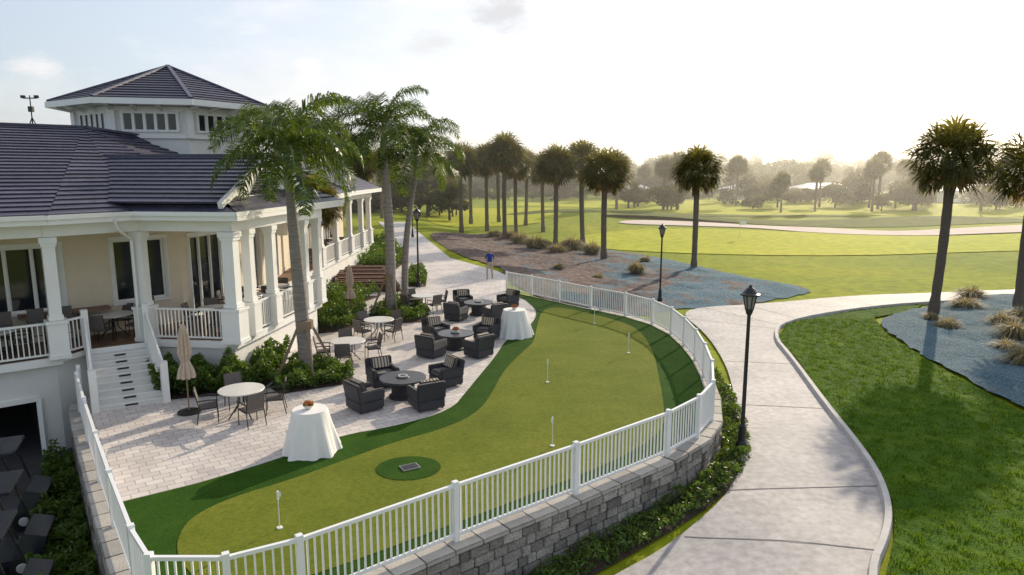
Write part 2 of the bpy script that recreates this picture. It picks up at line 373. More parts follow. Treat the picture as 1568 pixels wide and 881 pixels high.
for c in range(17):
    z1=-.09-c*.2;z0=z1-.195;s=-rw.random()*.3
    while s<wlen[-1]:
        L_=rw.choice([.22,.32,.42,.46]); p,d=wpt(s+L_/2); n=V((d.y,-d.x))
        if z1>zt(p.x+n.x*.5,p.y+n.y*.5)-.3:
            q=p+n*(.09+rw.uniform(0,.04))
            Mx=Matrix.Translation((q.x,q.y,(z0+z1)/2))@Matrix.Rotation(math.atan2(d.y,d.x)+rw.uniform(-.03,.03),4,'Z')@Matrix.Rotation(rw.uniform(-.05,.05),4,'X')
            mb.obox(Mx,(L_-.014,.3,z1-z0-.01),'block')
        s+=L_
s=0
while s<wlen[-1]:
    p,d=wpt(s+.3);n=V((d.y,-d.x));q=p+n*.08
    mb.box((q.x,q.y,-.035),(.595,.42,.09),'cap',math.atan2(d.y,d.x)); s+=.6
for a,b in zip(wl,wl[1:]):
    d=(V(b)-V(a)).normalized();n=V((d.y,-d.x))*.05;a2=V(a)+n;b2=V(b)+n
    mb.face([(a2.x,a2.y,-4),(b2.x,b2.y,-4),(b2.x,b2.y,-.1),(a2.x,a2.y,-.1)],'block',.1)
mb.build("retaining_wall",bevel=.015)
def railing(mb,a,b,z,h=1.05,sp=.115,k='fence',post=True,pw=.1,z2=None):
    a=V(a);b=V(b);L_=(b-a).length;z2=z if z2 is None else z2
    A=V((a.x,a.y,z));B=V((b.x,b.y,z2));rz=math.atan2(b.y-a.y,b.x-a.x)
    up=V((0,0,1))
    mb.beam(A+up*h,B+up*h,.06,.06,k); mb.beam(A+up*.12,B+up*.12,.045,.05,k)
    n=int(L_/sp)
    for i in range(1,n):
        p=A+(B-A)*i/n; mb.box((p.x,p.y,p.z+.12+(h-.16)/2),(.028,.028,h-.16),k,rz)
    if post: mb.box((A.x,A.y,A.z+h/2+.04),(pw,pw,h+.08),k,rz)
mb=MB()
for a,b in zip(fence,fence[1:]): railing(mb,a,b,.01)
mb.box((fence[-1][0],fence[-1][1],.56),(.1,.1,1.13),'fence')
mb.build("picket_fence")
# ------------------------------------------------------------------ clubhouse
club=empty("clubhouse")
FZ=1.35
e1=V((.11,.994));e2=V((-.994,.11));C=V((-8.5,20.5))
bdir=V((.77,.64));bn=V((.64,-.77))
A=V((-12.8,18.74));B=V((-11.4,20.82));SL=V((-12.55,19.6));SR=V((-11.25,20.5));D=C+e1*6.7
def T2(p,z): return (p.x,p.y,z)
deck=[A-bdir*12,A,SL,SR,B,C,D,V((-10.6,28)),V((-10.6,51)),V((-24,51)),V((-26,22))]
mb=MB()
mb.prism([(p.x,p.y) for p in deck],1.2,FZ,'white','deckwood')
dp=[deck[0]-bn*.2,A-bn*.2+V((-.1,0)),SL+V((-.1,.1)),SR+V((0,.15)),B+V((.05,.1)),C+V((-.12,.12)),D+V((-.12,-.1))]
def wallq(mb,a,b,z0,z1,k): mb.face([(a.x,a.y,z0),(b.x,b.y,z0),(b.x,b.y,z1),(a.x,a.y,z1)],k)
w0,w1=dp[0],dp[1]; o1=w1-bdir*.5;o0=w1-bdir*7
wallq(mb,w0,o0,-3.4,1.2,'stucco');wallq(mb,o1,w1,-3.4,1.2,'stucco');wallq(mb,o0,o1,.15,1.2,'stucco')
inb=-bn*6
wallq(mb,o1,o1+inb,-3.4,1.2,'dark');wallq(mb,o0,o0+inb,-3.4,1.2,'dark');wallq(mb,o0+inb,o1+inb,-3.4,1.2,'dark')
mb.beam(T2(o0+bn*.03,.2),T2(o1+bn*.03,.2),.08,.14,'white');mb.beam(T2(o1+bn*.03,-3.4),T2(o1+bn*.03,.2),.14,.08,'white')
for a,b in zip(dp[1:],dp[2:]): wallq(mb,a,b,-3.4,1.2,'stucco')
wallq(mb,dp[-1],V((-10.8,27.1)),-.5,1.2,'stucco');wallq(mb,V((-10.7,27.1)),V((-10.7,51)),-.5,1.2,'stucco')
for a,b in((A-bdir*12,A),(B,C),(C,D),(V((-10.6,28)),V((-10.6,51)))): mb.beam(T2(a,1.26),T2(b,1.26),.1,.22,'white',ext=.06)
mb.build("base_walls",club)
mb=MB()
W1b=V((-13.25,21.6)); off=(W1b-A).dot(bn); W1a=A-bdir*12+bn*off
W2=V((-11.5,23.5)); W3=V((-10.8,27)); W4=V((-12.2,37)); W5=V((-12.6,51))
def wall_seg(a,b,z0,z1,opens,k='cream'):
    d=(b-a);L_=d.length;d/=L_;n=V((d.y,-d.x));t=0
    for (s0,s1,y0,y1,kind) in opens+[(L_,L_,0,0,None)]:
        if s0>t: wallq(mb,a+d*t,a+d*s0,z0,z1,k)
        if kind:
            p=a+d*s0;q=a+d*s1
            if y0>z0: wallq(mb,p,q,z0,y0,k)
            wallq(mb,p,q,y1,z1,k)
            pi=p-n*.14;qi=q-n*.14
            wallq(mb,pi,qi,y0,y1,'glass')
            mb.face([T2(p,y0),T2(pi,y0),T2(pi,y1),T2(p,y1)],k);mb.face([T2(q,y0),T2(qi,y0),T2(qi,y1),T2(q,y1)],k)
            mb.face([T2(p,y0),T2(q,y0),T2(qi,y0),T2(pi,y0)],k);mb.face([T2(p,y1),T2(q,y1),T2(qi,y1),T2(pi,y1)],k)
            m_=max(1,round((s1-s0)/.7)); f=-n*.09
            for i in range(m_+1):
                c=p+(q-p)*(i/m_)+f; mb.beam(T2(c,y0),T2(c,y1),.08,.08,'white')
            for yy in(y0+.03,y1-.03): mb.beam(T2(p+f,yy),T2(q+f,yy),.06,.09,'white')
            g=n*.02
            for c in(p+g-d*.06,q+g+d*.06): mb.beam(T2(c,y0),T2(c,y1),.12,.05,'white')
            mb.beam(T2(p+g,y1+.05),T2(q+g,y1+.05),.06,.12,'white',ext=.13)
            if y0>z0+.1: mb.beam(T2(p+g,y0-.04),T2(q+g,y0-.04),.1,.07,'white',ext=.13)
        t=s1
L1=(W1b-W1a).length
wall_seg(W1a,W1b,FZ,5.1,[(L1-10,L1-8,2.3,4.3,1),(L1-6.8,L1-4.2,2.3,4.3,1),(L1-3.7,L1-1.0,2.3,4.3,1)])
wall_seg(W1b,W2,FZ,5.1,[(.5,2.05,2.3,4.35,1)])
wall_seg(W2,W3,FZ,5.1,[(.5,3.0,1.4,4.3,1)])
wall_seg(W3,W4,FZ,5.1,[(.6,3.2,1.4,4.3,1),(4.5,7,1.4,4.3,1)])
wall_seg(W4,W5,FZ,5.1,[(1,3.5,1.4,4.3,1),(4.5,7,1.4,4.3,1),(8,10.5,1.4,4.3,1)])
mb.beam(T2(W1b-bdir*2.2+bn*.3,2.25),T2(W1b+bdir*.2+bn*.3,2.25),.5,.08,'deckwood')
mb.build("walls_and_windows",club)
mb=MB()
def column(p,rz,w=.3,top=4.8,z=FZ):
    c=lambda zz:(p.x,p.y,zz)
    mb.box(c(z+.5),(w*1.6,w*1.6,1.0),'white',rz); mb.box(c(z+.06),(w*1.75,w*1.75,.12),'white',rz);mb.box(c(z+1.04),(w*1.8,w*1.8,.08),'white',rz)
    mb.box(c((z+1.08+top-.3)/2),(w,w,top-.3-z-1.08),'white',rz); mb.box(c(z+1.16),(w*1.2,w*1.2,.12),'white',rz)
    mb.box(c(top-.25),(w*1.2,w*1.2,.1),'white',rz); mb.box(c(top-.12),(w*1.4,w*1.4,.16),'white',rz)
ra=math.atan2(bdir.y,bdir.x);rc=math.atan2(e1.y,e1.x)
for t in(0,4.2,8.4): column(A-bdir*t,ra)
column(B,rc)
for t in(0,1.05,2.6,5.3,6.6): column(C+e1*t,rc,.36 if t==0 else .28)
for y in(37.6,41,44.5,48,50.6): column(V((-10.6,y)),rc,.3)
for a,b in((A-bdir*12,A),(A,B),(B,C),(C,D),(V((-10.6,28)),V((-10.6,51)))):
    mb.beam(T2(a,4.94),T2(b,4.94),.34,.34,'white',ext=.15)
mb.build("columns",club)
mb=MB()
for a,b in((A-bdir*12,A-bdir*8.5),(A-bdir*8.2,A-bdir*4.4),(A-bdir*4.0,A-bdir*.2),(B,C),(C+e1*1.1,C+e1*2.5),(C+e1*2.7,C+e1*5.2),(C+e1*5.4,C+e1*6.5),(V((-10.6,37.6)),V((-10.6,50.6)))):
    railing(mb,a,b,FZ,1.0,.12,'white',False)
railing(mb,SR,B,FZ,1.0,.12,'white',False);railing(mb,A,SL,FZ,1.0,.12,'white',True)
mb.build("porch_railings",club)
mb=MB()
t0,t1=V((-12.55,19.6)),V((-11.25,20.5)); b0,b1=V((-11.45,17.95)),V((-9.95,18.85))
n=8
for i in range(n):
    z1=FZ*(n-i)/(n+1)*1.0; f0=i/n;f1=(i+1)/n
    q=[t0+(b0-t0)*f0,t0+(b0-t0)*f1,t1+(b1-t1)*f1,t1+(b1-t1)*f0]
    mb.prism([(p.x,p.y) for p in q],-.05,z1,'stucco','stucco')
    m0=q[1];m1=q[2];dd=(m1-m0); nn=V((dd.y,-dd.x)).normalized()
    mb.beam(T2(m0+dd*.41+nn*.012,z1-.075),T2(m0+dd*.59+nn*.012,z1-.075),.02,.045,'dark')
    mb.beam(T2(m0+nn*.01,z1-.012),T2(m1+nn*.01,z1-.012),.06,.03,'white')
for p0,p1 in((t0,b0),(t1,b1)):
    mb.beam(T2(p0,FZ-.05),T2(p1,.12),.12,.3,'white')
    railing(mb,p0,p1,FZ,1.0,.12,'white',True,.16,0.1); mb.box((p1.x,p1.y,.6),(.18,.18,1.2),'white',ra)
    mb.box((p0.x,p0.y,FZ+.6),(.18,.18,1.2),'white',ra)
mb.build("stairs",club)
def clipz(P,z,keep_above):
    o=[]
    for i in range(len(P)):
        a=P[i];b=P[(i+1)%len(P)]
        ia=(a.z>=z) if keep_above else (a.z<=z); ib=(b.z>=z) if keep_above else (b.z<=z)
        if ia: o.append(a)
        if ia!=ib: o.append(a+(b-a)*((z-a.z)/(b.z-a.z)))
    return o
def roof(mb,P,h=.045,k='roof'):
    P=[V(p) for p in P]; n=(P[1]-P[0]).cross(P[2]-P[0]).normalized()
    if n.z<0:n=-n
    slope=math.sqrt(max(1e-6,1-n.z**2)); dz=.36*slope
    zl=min(p.z for p in P);zh=max(p.z for p in P);a=zl
    while a<zh-1e-4:
        b=a+dz; Q=clipz(clipz(P,a,True),b,False)
        if len(Q)>=3:
            off=[n*(h*max(0,min(1,(b-p.z)/dz))+.01) for p in Q]
            mb.face([p+o for p,o in zip(Q,off)],k)
            for i in range(len(Q)):
                p=Q[i];q=Q[(i+1)%len(Q)]
                if abs(p.z-a)<1e-4 and abs(q.z-a)<1e-4 and (p-q).length>.01:
                    j=(i+1)%len(Q); mb.face([p-n*.01,q-n*.01,q+off[j],p+off[i]],k,.0)
        a=b
mb=MB()
EZ=5.36
def P3(p,z=EZ): return V((p[0],p[1],z))
Mp=V((-12.4,18.3));Lp=Mp-bdir*15;Np=V((-11.2,20.25));R1=V((-16.5,27,8.2));R0=V((R1.x-bdir.x*14,R1.y-bdir.y*14,8.2))
roof(mb,[P3(Lp),P3(Mp),R1,R0])
roof(mb,[P3(Mp),P3(Np),R1])
K1=V((-9.1,24,EZ));K2=V((-9.6,41,EZ));R3=V((-13.5,37.3,7.45))
roof(mb,[P3(Np),K1,R1]); 
roof(mb,[K1,K2,R1]);roof(mb,[K2,R3,R1])
roof(mb,[K2,V((-20,41,EZ)),R3]); roof(mb,[R3,V((-20,41,EZ)),R1]); roof(mb,[R1,V((-20,41,EZ)),R0])
CX,CY=-8.0,19.85; G0=V((-8.5,24.0,7.05));G1=V((-15,24.6,7.05))
gl=V((-8.55,20.0,5.62));gr=V((-8.35,28.2,5.62))
roof(mb,[gl,G0,G1,V((-15,20.7,5.62))]); roof(mb,[G0,gr,V((-15,28.9,5.62)),G1])
roof(mb,[V((-12.2,20.32,EZ-.02)),V((CX,CY,EZ-.02)),V((-8.8,20.55,5.66)),V((-12.2,20.9,5.66))])
roof(mb,[V((CX,CY,EZ-.02)),V((-7.25,29.4,EZ-.02)),V((-8.6,28.2,5.95)),V((-9.05,21.0,5.95))])
roof(mb,[V((-7.25,29.4,EZ-.02)),V((-12,29.8,EZ-.02)),V((-12,28.2,5.95)),V((-8.6,28.2,5.95))])
roof(mb,[V((-9.9,36.6,EZ)),V((-9.9,52,EZ)),V((-13,50,7.0)),V((-13,39.5,7.0))])
roof(mb,[V((-16,36.6,EZ)),V((-9.9,36.6,EZ)),V((-13,39.5,7.0))])
roof(mb,[V((-9.9,52,EZ)),V((-16,52,EZ)),V((-13,50,7.0))])
for a,b in((R1,R0),(R1,R3),(G0,G1),(R3,K2)): mb.beam(a+V((0,0,.05)),b+V((0,0,.05)),.2,.09,'roof',.5)
mb.build("roof",club)
mb=MB()
def trim(a,b,z0=5.12,z1=5.36,w=.12,k='white'):
    mb.beam((a[0],a[1],(z0+z1)/2),(b[0],b[1],(z0+z1)/2),w,z1-z0,k,ext=.04)
for a,b in((Lp,Mp),(Mp,Np),((-12.0,20.35),(CX,CY)),((CX,CY),(-7.25,29.4)),((-7.25,29.4),(-10,29.7)),((-9.9,36.6),(-9.9,52)),((-14,36.6),(-9.9,36.6)),((-9.4,29),(-9.6,41))):
    trim(a,b); trim((a[0]+.0,a[1]-.06),(b[0],b[1]-.06),5.26,5.38,.14)
sf=[tuple(Lp),tuple(Mp),tuple(Np),(CX,CY),(-7.25,29.4),(-10,29.6),(-9.9,36.6),(-9.9,52),(-25,52),(-30,20)]
mb.face([(p[0],p[1],5.14) for p in sf],'white')
gx=lambda y:-8.72+(y-20)*.025
mb.face([(gx(20.8),20.8,5.7),(gx(27.4),27.4,5.7),(gx(24.05),24.05,6.95)],'white')
for i in range(9):
    z=5.82+i*.085; hw=1.5*(1-(z-5.7)/1.1); 
    if hw>.1: mb.beam((gx(24-hw)+.06,24.05-hw,z),(gx(24+hw)+.06,24.05+hw,z),.05,.05,'dark')
mb.beam((gl.x+.05,gl.y,gl.z-.06),(G0.x+.05,G0.y,G0.z-.06),.14,.2,'white');mb.beam((gr.x+.05,gr.y,gr.z-.06),(G0.x+.05,G0.y,G0.z-.06),.14,.2,'white')
mb.beam((gx(21)+.07,20.9,5.72),(gx(27.3)+.07,27.3,5.72),.12,.12,'white')
q=Mp+(Np-Mp)*.75
mb.tube([(q.x+.05,q.y-.05,5.2),(q.x,q.y+.1,4.9),(B.x-.1,B.y-.25,4.5),(B.x-.1,B.y-.25,1.5)],[.05]*4,8,'white')
mb.build("trim_and_soffits",club)
mb=MB(); tc=V((-16.0,33.0)); 
def octp(r,z,ph=-10): return [V((tc.x+r*math.sin(math.radians(ph+45*i)),tc.y-r*math.cos(math.radians(ph+45*i)),z)) for i in range(8)]
ev=octp(4.85,9.5);ap=V((tc.x,tc.y,11.35))
for i in range(8): roof(mb,[ev[i],ev[(i+1)%8],ap])
for i in range(8): mb.beam(ev[i]+V((0,0,.04)),ap+V((0,0,.06)),.16,.1,'roof',.9)
for i in range(8):
    a=ev[i];b=ev[(i+1)%8]; mb.beam(a-V((0,0,.12)),b-V((0,0,.12)),.14,.24,'white',ext=.05)
mb.face([p-V((0,0,.22)) for p in octp(4.85,9.5)],'white')
wv=octp(3.85,0)
for i in range(8):
    a=wv[i].xy;b=wv[(i+1)%8].xy; d=(b-a);L_=d.length;d/=L_; nn=V((d.y,-d.x))
    if nn.dot(a-tc)<0: nn=-nn
    wallq(mb,a,b,6.2,9.3,'stucco')
    z0,z1=8.25,9.0
    p=a+d*.4+nn*.02;q=b-d*.4+nn*.02; wallq(mb,p,q,z0,z1,'glass')
    for j in range(6):
        c=p+(q-p)*j/5+nn*.02; mb.beam(T2(c,z0-.05),T2(c,z1+.05),.12,.09,'white')
    for zz in(z0,z1): mb.beam(T2(p+nn*.02,zz),T2(q+nn*.02,zz),.08,.09,'white',ext=.06)
    mb.beam(T2(a+nn*.04,8.0),T2(b+nn*.04,8.0),.14,.12,'white',ext=.06); mb.beam(T2(a,9.15),T2(b,9.15),.2,.2,'white',ext=.05)
    mb.box((a.x,a.y,8.6),(.3,.3,1.3),'white',math.atan2(d.y,d.x))
    for j in(0,.33,.66):
        c=a+(b-a)*j; mb.beam(T2(c,9.1),T2(c+nn*.75,9.28),.1,.12,'white')
mb.build("cupola_tower",club)
mb=MB(); p=V((-18.0,26.3,8.1))
for dx in(-.25,.25): mb.cyl((p.x+dx,p.y,p.z-.1),(p.x,p.y,p.z+.45),.02,.02,5,'black')
mb.cyl((p.x,p.y,p.z+.2),(p.x,p.y,p.z+1.25),.025,.02,6,'black'); mb.box((p.x,p.y,p.z+1.15),(.5,.04,.04),'black')
for dx in(-.25,.25): mb.box((p.x+dx,p.y,p.z+1.2),(.14,.14,.1),'black',.4)
mb.box((p.x,p.y,p.z+.75),(.16,.12,.2),'black')
mb.build("weather_station")
mb=MB(); mb.cyl((-19.15,26.0,7.9),(-19.25,26.0,9.8),.02,.012,5,'black'); mb.box((-19.25,26.0,9.8),(.1,.06,.12),'black'); mb.build("antenna")
# ------------------------------------------------------------------ furniture
def lounge():
    mb=MB()
    mb.box((0,0,.18),(.74,.72,.26),'wicker')
    for s in(-1,1): mb.box((s*.33,.0,.43),(.13,.74,.28),'wicker'); 
    Mx=Matrix.Translation((0,-.33,.52))@Matrix.Rotation(math.radians(10),4,'X'); mb.obox(Mx,(.78,.12,.5),'wicker')
    for sx in(-1,1):
        for sy in(-1,1): mb.box((sx*.31,sy*.3,.03),(.06,.06,.07),'wicker')
    mb.box((0,.05,.385),(.52,.6,.15),'cushion')
    Mx=Matrix.Translation((0,-.17,.64))@Matrix.Rotation(math.radians(20),4,'X'); mb.obox(Mx,(.52,.15,.34),'stripe')
    return mb.build("lounge_chair",bevel=.028,smooth=False)
LC=lounge(); used={}
def place(o,name,loc,rz):
    if name not in used: used[name]=1; o.location=loc;o.rotation_euler=(0,0,rz);return o
    return inst(o,name,loc,rz)
def face_to(p,t): d=V(t)-V(p); return math.atan2(d.y,d.x)-math.pi/2
def firetable():
    mb=MB()
    mb.tube([(0,0,0),(0,0,.06),(0,0,.1),(0,0,.5),(0,0,.54)],[.42,.42,.34,.34,.4],24,'wicker')
    mb.tube([(0,0,.54),(0,0,.6)],[.66,.68],32,'darktop'); mb.tube([(0,0,.601),(0,0,.63)],[.2,.18],20,'black')
    for i in range(14):
        a=i*.45; mb.tube([(.12*math.cos(a),.12*math.sin(a),.62),(.12*math.cos(a),.12*math.sin(a),.66)],[.035,.02],5,'tabletop')
    return mb.build("fire_table")
FT=firetable()
groups=[((-3.2,19.3),[(-4.1,18.25),(-4.0,20.35),(-2.05,20.45),(-2.4,18.35)]),((-2.1,24.9),[(-2.9,23.8),(-1.2,23.8),(-3.0,26.3),(-1.0,26.3)]),((-1.55,31.1),[(-2.5,29.9),(-.75,29.7),(-2.4,32.8),(-.2,32.9)])]
for t,cs in groups:
    place(FT,"fire_table",(t[0],t[1],0),0)
    for c in cs: o=place(LC,"lounge_chair",(c[0],c[1],0.004),face_to(c,t)+R.uniform(-.2,.2)); o.scale=(1.08,)*3
def dchair():
    mb=MB()
    for sx in(-1,1):
        mb.tube([(sx*.25,.24,0),(sx*.25,.22,.62)],[.014,.014],6,'black'); mb.tube([(sx*.25,-.28,0),(sx*.24,-.2,.45),(sx*.23,-.3,.92)],[.014]*3,6,'black')
        mb.tube([(sx*.26,.25,.63),(sx*.27,0,.65),(sx*.25,-.24,.63)],[.02]*3,6,'black')
        mb.beam((sx*.23,.22,.42),(sx*.23,-.22,.40),.025,.03,'black')
    mb.obox(Matrix.Translation((0,0,.43))@Matrix.Rotation(math.radians(3),4,'X'),(.46,.46,.03),'sling')
    mb.obox(Matrix.Translation((0,-.255,.69))@Matrix.Rotation(math.radians(12),4,'X'),(.45,.03,.46),'sling')
    return mb.build("dining_chair")
DC=dchair()
def dtable():
    mb=MB(); mb.tube([(0,0,.715),(0,0,.74),(0,0,.755)],[.56,.60,.59],32,'tabletop')
    for i in range(4):
        a=i*math.pi/2+.4; mb.tube([(.1*math.cos(a),.1*math.sin(a),.7),(.12*math.cos(a),.12*math.sin(a),.35),(.42*math.cos(a),.42*math.sin(a),.0)],[.018]*3,6,'black')
    mb.cyl((0,0,.68),(0,0,.715),.3,.3,16,'black'); return mb.build("round_dining_table")
DT=dtable()
for t,ang in(((-7.3,17.7),.5),((-5.7,23.1),.2),((-5.3,26.6),.9),((-4.2,32.0),.6)):
    place(DT,"round_dining_table",(t[0],t[1],0),ang)
    for i in range(4):
        a=ang+i*math.pi/2+R.uniform(-.2,.2); c=(t[0]+.85*math.cos(a),t[1]+.85*math.sin(a)); place(DC,"dining_chair",(c[0],c[1],.004),face_to(c,t)+R.uniform(-.2,.2))
for t in((-9.8,22.2),(-9.7,24.6),(-9.4,26.6),(-12.6,21.1),(-14.6,18.6),(-17.0,17.0),(-12.0,39.5),(-12,43),(-12,46.5)):
    inst(DT,"round_dining_table",(t[0],t[1],FZ+.004),R.random())
    for i in range(4):
        a=.3+i*math.pi/2+R.uniform(-.3,.3); c=(t[0]+.72*math.cos(a),t[1]+.72*math.sin(a)); inst(DC,"dining_chair",(c[0],c[1],FZ+.004),face_to(c,t))
def stool():
    mb=MB()
    for sx in(-1,1):
        for sy in(-1,1): mb.cyl((sx*.2,sy*.2,0),(sx*.16,sy*.16,.75),.016,.016,6,'black')
    mb.box((0,0,.76),(.42,.42,.06),'sling'); mb.obox(Matrix.Translation((0,-.2,1.0))@Matrix.Rotation(.15,4,'X'),(.42,.03,.4),'sling'); mb.beam((-.18,.18,.3),(.18,.18,.3),.02,.02,'black')
    return mb.build("bar_stool",loc=(-13.6,20.3,FZ+.004),rz=.6)
ST=stool()
for q in((-14.2,19.9),(-14.8,19.4),(-15.4,18.9),(-11.95,21.9)): inst(ST,"bar_stool",(q[0],q[1],FZ+.004),.7)
def cloth(name,loc,h,r,flare,seed):
    rr=random.Random(seed); mb=MB(); n=72; rings=[]
    ph=[rr.uniform(0,6.28) for _ in range(4)]
    for j in range(11):
        t=j/10; z=h*(1-t)+.012; ring=[]
        for i in range(n):
            a=6.283*i/n; fold=(math.sin(a*9+ph[0])+.6*math.sin(a*14+ph[1])+.4*math.sin(a*5+ph[2]))*.05*t**1.2
            sq=.10*abs(math.cos(2*a+ph[3]))*t
            rad=r*(1+.03*(t>0))+flare*t**1.15+fold+sq*flare
            ring.append((rad*math.cos(a),rad*math.sin(a),z))
        rings.append(ring)
    vs=[p for g in rings for p in g]; fs=[(j*n+i,j*n+(i+1)%n,(j+1)*n+(i+1)%n,(j+1)*n+i) for j in range(10) for i in range(n)]
    fs.append(tuple(range(n))[::-1]); mb.mesh(vs,fs,'cloth')
    return mb.build(name,loc=loc,smooth=False)
cloth("cloth_covered_cocktail_table",(-4.75,15.35,0),1.02,.40,.24,1)
cloth("cloth_covered_cocktail_table",(.1,26.9,0),1.08,.45,.25,2)
mb=MB()
mb.tube([(0,0,0),(0,0,.04),(0,0,.1)],[.05,.1,.12],16,'tabletop')
for i in range(60):
    a=R.uniform(0,6.28);b=R.uniform(0,1.3);rr=.11
    p=V((rr*math.cos(a)*math.cos(b),rr*math.sin(a)*math.cos(b),.1+rr*.7*math.sin(b)))
    mb.obox(Matrix.Translation(p)@Matrix.Rotation(a,4,'Z')@Matrix.Rotation(b,4,'X'),(.04,.04,.03),'red' if i%3 else 'leafH')
fb=mb.build("flower_bowl",loc=(-4.78,15.35,1.032)); inst(fb,"flower_bowl",(-2.1,24.9,.63),1); inst(fb,"flower_bowl",(.1,26.9,1.092),1)
def umb():
    mb=MB(); mb.tube([(0,0,0),(0,0,.05),(0,0,.08)],[.3,.3,.05],20,'black'); mb.cyl((0,0,0),(0,0,2.5),.02,.02,8,'stake')
    n=32;rings=[]
    for z,r in((2.5,.02),(2.42,.07),(2.1,.12),(1.7,.15),(1.5,.1),(1.46,.09),(1.2,.17),(1.0,.2)):
        rings.append([((r*(1+.3*math.cos(8*6.283*i/n)*min(1,r*8)))*math.cos(6.283*i/n),(r*(1+.3*math.cos(8*6.283*i/n)*min(1,r*8)))*math.sin(6.283*i/n),z) for i in range(n)])
    vs=[p for g in rings for p in g]
    mb.mesh(vs,[(j*n+i,j*n+(i+1)%n,(j+1)*n+(i+1)%n,(j+1)*n+i) for j in range(len(rings)-1) for i in range(n)],'canvas')
    return mb.build("closed_patio_umbrella",loc=(-8.87,17.94,0))
U=umb(); inst(U,"closed_patio_umbrella",(-7.2,29.9,0),.5)
def lamp():
    mb=MB()
    mb.tube([(0,0,0),(0,0,.25),(0,0,.35),(0,0,.75),(0,0,.8)],[.15,.15,.1,.09,.06],14,'black')
    mb.tube([(0,0,.8),(0,0,3.75),(0,0,3.8),(0,0,3.9)],[.055,.045,.08,.1],12,'black')
    mb.tube([(0,0,3.9),(0,0,3.93)],[.12,.12],8,'black')
    mb.tube([(0,0,3.93),(0,0,4.28)],[.1,.17],8,'lampglass')
    for i in range(8):
        a=6.283*i/8; mb.beam((.105*math.cos(a),.105*math.sin(a),3.93),(.178*math.cos(a),.178*math.sin(a),4.28),.022,.022,'black')
    mb.tube([(0,0,4.28),(0,0,4.32),(0,0,4.34),(0,0,4.46),(0,0,4.5),(0,0,4.56)],[.25,.25,.2,.1,.05,.02],12,'black')
    return mb.build("street_lamp",loc=(6.15,17.35,zt(6.15,17.35)))
LM=lamp(); inst(LM,"street_lamp",(8.5,38.6,zt(8.5,38.6)+.02)); inst(LM,"street_lamp",(-5.4,38.9,0)); inst(LM,"street_lamp",(-10.2,70,0))
def pin():
    mb=MB(); mb.cyl((0,0,0),(0,0,.72),.01,.008,6,'white'); mb.cyl((0,0,0),(0,0,.02),.055,.055,12,'white')
    mb.mesh([(0,0,.72),(0,0,.6),(.05,.02,.61),(.05,.02,.71)],[(0,1,2,3)],'white'); mb.cyl((0,0,.56),(0,0,.73),.02,.02,8,'white'); return mb.build("putting_flag",loc=(-4.29,11.7,.03))
PN=pin()
for p in((.97,15.54),(1.11,20.6),(4.24,24.12),(3.58,29.01)): inst(PN,"putting_flag",(p[0],p[1],.03),R.random()*6)
mb=MB(); mb.cyl((0,0,0),(0,0,2.2),.025,.025,6,'white'); mb.mesh([(0,0,2.2),(0,0,1.6),(.8,.1,1.65),(.8,.1,2.15)],[(0,1,2,3)],'white'); mb.build("golf_flag",loc=(26,78,zt(26,78)))
mb=MB()
u=V((1,.05));w=V((-.28,.96)); o0=V((-9.6,37.2))
for i in range(6):
    p=o0+w*(i*1.55); 
    mb.beam(T2(p,.25),T2(p+u*3.3,.25),.22,.42,'timber')
    if i<5: mb.beam(T2(p+w*.4+u*.1,.5),T2(p+w*.4+u*3.1,.5),.35,.08,'timber')
for s_ in(0,3.3): mb.beam(T2(o0+u*s_,.2),T2(o0+u*s_+w*7.75,.2),.18,.36,'timber')
mb.prism([tuple(o0),tuple(o0+u*3.3),tuple(o0+u*3.3+w*7.75),tuple(o0+w*7.75)],0,.14,'mulch')
mb.build("timber_planter")
# ------------------------------------------------------------------ vegetation
def frond(mb,base,az,el,L_,k,droop=1.0,rg=R):
    n=16;p=V(base);pts=[p.copy()];e=el;seg=L_/n
    dirh=V((math.cos(az),math.sin(az),0))
    for i in range(n):
        e-= (1.35*droop/n)*(0.4+1.3*i/n); p=p+(dirh*math.cos(e)+V((0,0,1))*math.sin(e))*seg; pts.append(p.copy())
    mb.tube(pts,[.03*(1-i/(n+1)*.85) for i in range(n+1)],4,'shaft',False)
    side=dirh.cross(V((0,0,1))); nl=78
    for j in range(nl):
        t=.12+.88*j/nl; f=t*n;i=min(n-1,int(f)); q=pts[i]+(pts[i+1]-pts[i])*(f-i); tan=(pts[i+1]-pts[i]).normalized()
        ll=(L_*.24*math.sin(math.pi*min(1,.22+t*.72))+.1)*rg.uniform(.8,1.15)
        for s_ in(-1,1):
            up=rg.uniform(-.45,.6); d=(side*s_*.8+tan*.55+V((0,0,up))).normalized()
            m_=q+d*ll*.55; e_=m_+(d+V((0,0,-1.0-.4*rg.random()))).normalized()*ll*.5; wd=tan*.016; r_=min(1,max(0,.45+rg.gauss(0,.3)))
            mb.face([q-wd,q+wd,m_+wd*1.2,m_-wd*1.2],k,r_); mb.face([m_-wd*1.2,m_+wd*1.2,e_],k,r_)
